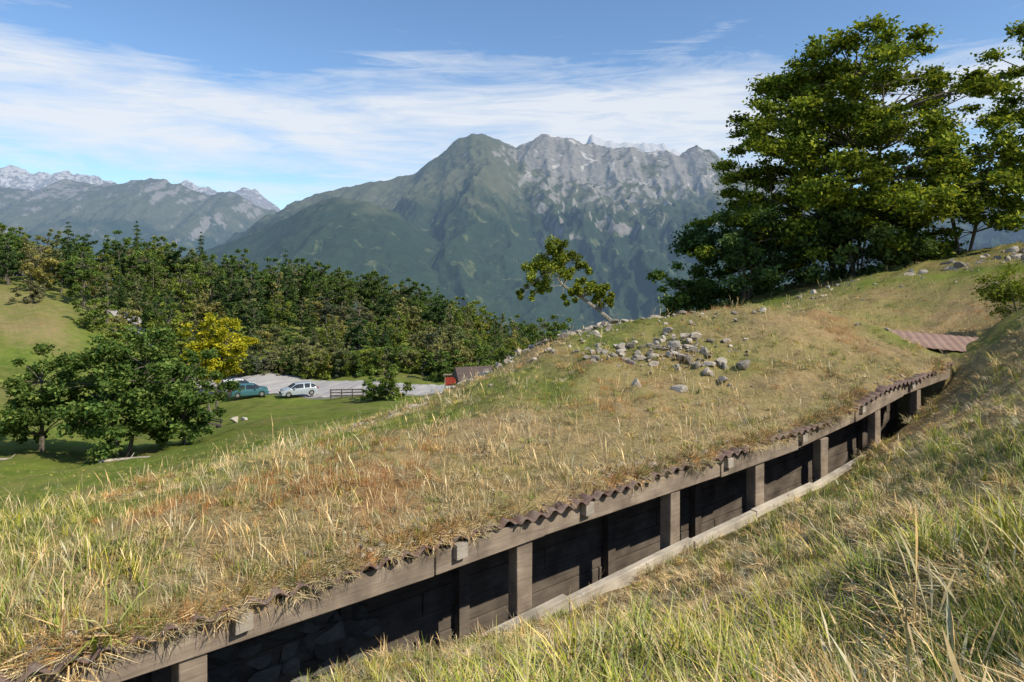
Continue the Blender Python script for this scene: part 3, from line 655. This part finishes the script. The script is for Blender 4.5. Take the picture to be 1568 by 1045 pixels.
# ---------------------------------------------------------------- small built things
def hut(x,y,rz):
    e=empty('wooden_hut',(x,y,zat(x,y)-.1),rz);b=Bx()
    b.beam(-1.7,1.7,-1.4,1.4,0,2.1,0,2.1,0);b.beam(-.4,.4,1.405,1.45,.1,1.9,.1,1.9,1);b.beam(.8,1.3,1.405,1.44,1.0,1.6,1.0,1.6,1)
    b.make('walls',[woodd,tyre],e,0)
    V=[(-2.1,-1.8,2.0),(2.1,-1.8,2.0),(2.1,0,3.2),(-2.1,0,3.2),(-2.1,1.8,2.0),(2.1,1.8,2.0)]
    r=mesh_np('roof',V,[([(0,1,2,3),(3,2,5,4)],0),([(0,3,4),(1,5,2)],0)],[plain('roof_brown',(.10,.075,.065),.8)]);m=r.modifiers.new('s','SOLIDIFY');m.thickness=.1;r.parent=e
hut(-4.2,75,.3)
def sign(x,y,rz):
    e=empty('red_information_board',(x,y,zat(x,y)),rz);b=Bx()
    b.beam(-.8,-.7,-.05,.05,-.2,2.1,-.2,2.1,0);b.beam(.7,.8,-.05,.05,-.2,2.1,-.2,2.1,0);b.beam(-.7,.7,-.03,.03,.9,1.9,.9,1.9,1);b.beam(-.95,.95,-.2,.2,2.1,2.2,2.1,2.2,0)
    b.make('board',[wood,plain('red_panel',(.35,.05,.03),.6)],e,.01)
sign(-6.8,77,.2)
def fence(x,y,rz,L):
    e=empty('wooden_fence',(x,y,zat(x,y)+.05),rz);b=Bx();n=int(L/1.2)
    for i in range(n+1): b.beam(i*1.2-.06,i*1.2+.06,-.06,.06,-.5,1.15,-.5,1.15)
    for z in (.35,.7,1.02): b.beam(-.1,n*1.2+.1,.065,.11,z,z+.14,z,z+.14)
    b.make('rails',[woodd],e,.01)
fence(-20.6,77.6,.1,3.6)
def bench(x,y,rz):
    e=empty('park_bench',(x,y,zat(x,y)),rz);b=Bx()
    for q in (-.8,.8): b.beam(q-.05,q+.05,-.2,.2,-.1,.42,-.1,.42);b.beam(q-.05,q+.05,-.28,-.215,-.1,.9,-.1,.9)
    for q in (-.18,-.04,.1): b.beam(-1.1,1.1,q-.01,q+.1,.43,.47,.43,.47)
    for z in (.6,.76): b.beam(-1.1,1.1,-.21,-.18,z,z+.1,z,z+.1)
    b.make('bench_boards',[woodd],e,.01)
bench(-24.2,55,-.5)
def log(x,y,rz,L,r,nm='fallen_log'):
    sg=[((0,0,0),(L*.3,.05,.02),r,r*.95),((L*.3,.05,.02),(L*.7,.0,.03),r*.95,r*.8),((L*.7,0,.03),(L,.06,.0),r*.8,r*.6),((L*.5,0,.02),(L*.55,.3,.25),r*.4,r*.2),((-.001,0,0),(0,0,0),0.001,r),((L,.06,0),(L+.001,.06,0),r*.6,.001)]
    v,f=tubes(sg,10);o=mesh_np(nm,v,[(f,0)],[palew],smooth=True);o.location=(x,y,zat(x,y)+r*.7);o.rotation_euler[2]=rz
log(-22.4,37.0,.35,3.0,.09);log(-29,37.5,.1,2.6,.09)
rocks('boulder',[(-24.3,60,zat(-24.3,60)+.2),(-23.6,60.3,zat(-23.6,60.3)+.1)],[.5,.3],lime,.8,5,hi=True)
place(tree('green_shrub',.9,1.3,0,22,3500,.06,leaf_a,301,stems=4),.9,17.0,dz=-.1)
place(tree('green_shrub',.6,1.0,0,16,2000,.06,leaf_a,302,stems=4),-.2,17.6,dz=-.1)
place(tree('green_shrub',1.3,2.2,0,34,6000,.07,leafmat('leaf_lime',[(.14,.19,.03),(.26,.32,.05),(.38,.42,.08)],.3,1.),303,stems=5,clr=(.15,.3)),12.4,16.6,dz=-.1)
# ---------------------------------------------------------------- light, sky
sd=Vector((.74,-.42,.80)).normalized()
sl=bpy.data.lights.new('sun','SUN');sl.energy=5.0;sl.angle=math.radians(.5);sl.color=(1,.90,.75);so=bpy.data.objects.new('sun',sl);S.collection.objects.link(so);so.rotation_euler=sd.to_track_quat('Z','Y').to_euler();so.location=(20,-10,30)
w=bpy.data.worlds.new('World');S.world=w;w.use_nodes=True;t=w.node_tree;t.nodes.clear()
class W(NT):
    def __init__(s): s.t=t
q=W();out=t.nodes.new('ShaderNodeOutputWorld');bg=t.nodes.new('ShaderNodeBackground')
sk=t.nodes.new('ShaderNodeTexSky');sk.sky_type='NISHITA';sk.sun_disc=False;sk.sun_elevation=math.asin(sd.z);sk.sun_rotation=math.atan2(sd.x,sd.y);sk.altitude=800;sk.dust_density=.8;sk.ozone_density=2.2
tc=t.nodes.new('ShaderNodeTexCoord');mp=t.nodes.new('ShaderNodeMapping');t.links.new(tc.outputs['Generated'],mp.inputs[0]);mp.inputs[3].default_value=(1.5,1.5,8.5);mp.inputs[2].default_value=(.05,.16,0)
n1=q.noise(mp.outputs[0],1.6,8,.55,.9);mp2=t.nodes.new('ShaderNodeMapping');t.links.new(tc.outputs['Generated'],mp2.inputs[0]);mp2.inputs[3].default_value=(3.5,3.5,30);mp2.inputs[2].default_value=(.05,.3,0)
n2=q.noise(mp2.outputs[0],1.8,7,.62,1.2)
z=q.n('ShaderNodeSeparateXYZ',Vector=tc.outputs['Generated']).outputs[2]
band=q.ramp(z,[(0.0,.25),(.10,.50),(.16,.98),(.22,1.),(.275,.40),(.38,.15),(.5,.4)])
m=q.math('ADD',q.math('MULTIPLY',n1,.75),q.math('MULTIPLY',n2,.40))
m=q.math('ADD',m,q.math('MULTIPLY',q.math('SUBTRACT',band,.6),.40))
cf=q.ramp(m,[(.51,0.),(.78,.88)])
skc=q.mix(1.0,sk.outputs[0],(.88,1.02,1.12),'MULTIPLY')
colr=q.mix(cf,skc,(5.6,5.85,6.2));t.links.new(colr,bg.inputs[0]);bg.inputs[1].default_value=.15;t.links.new(bg.outputs[0],out.inputs[0])
# ---------------------------------------------------------------- camera
cd=bpy.data.cameras.new('camera');cam=bpy.data.objects.new('camera',cd);S.collection.objects.link(cam);S.camera=cam
cam.location=(0,0,0);cam.rotation_euler=(math.radians(90),0,0);cd.lens=24;cd.sensor_width=36;cd.shift_y=-(522-400)/1568;cd.clip_start=.05;cd.clip_end=60000
S.view_settings.view_transform='Standard';S.view_settings.look='None';S.view_settings.exposure=0
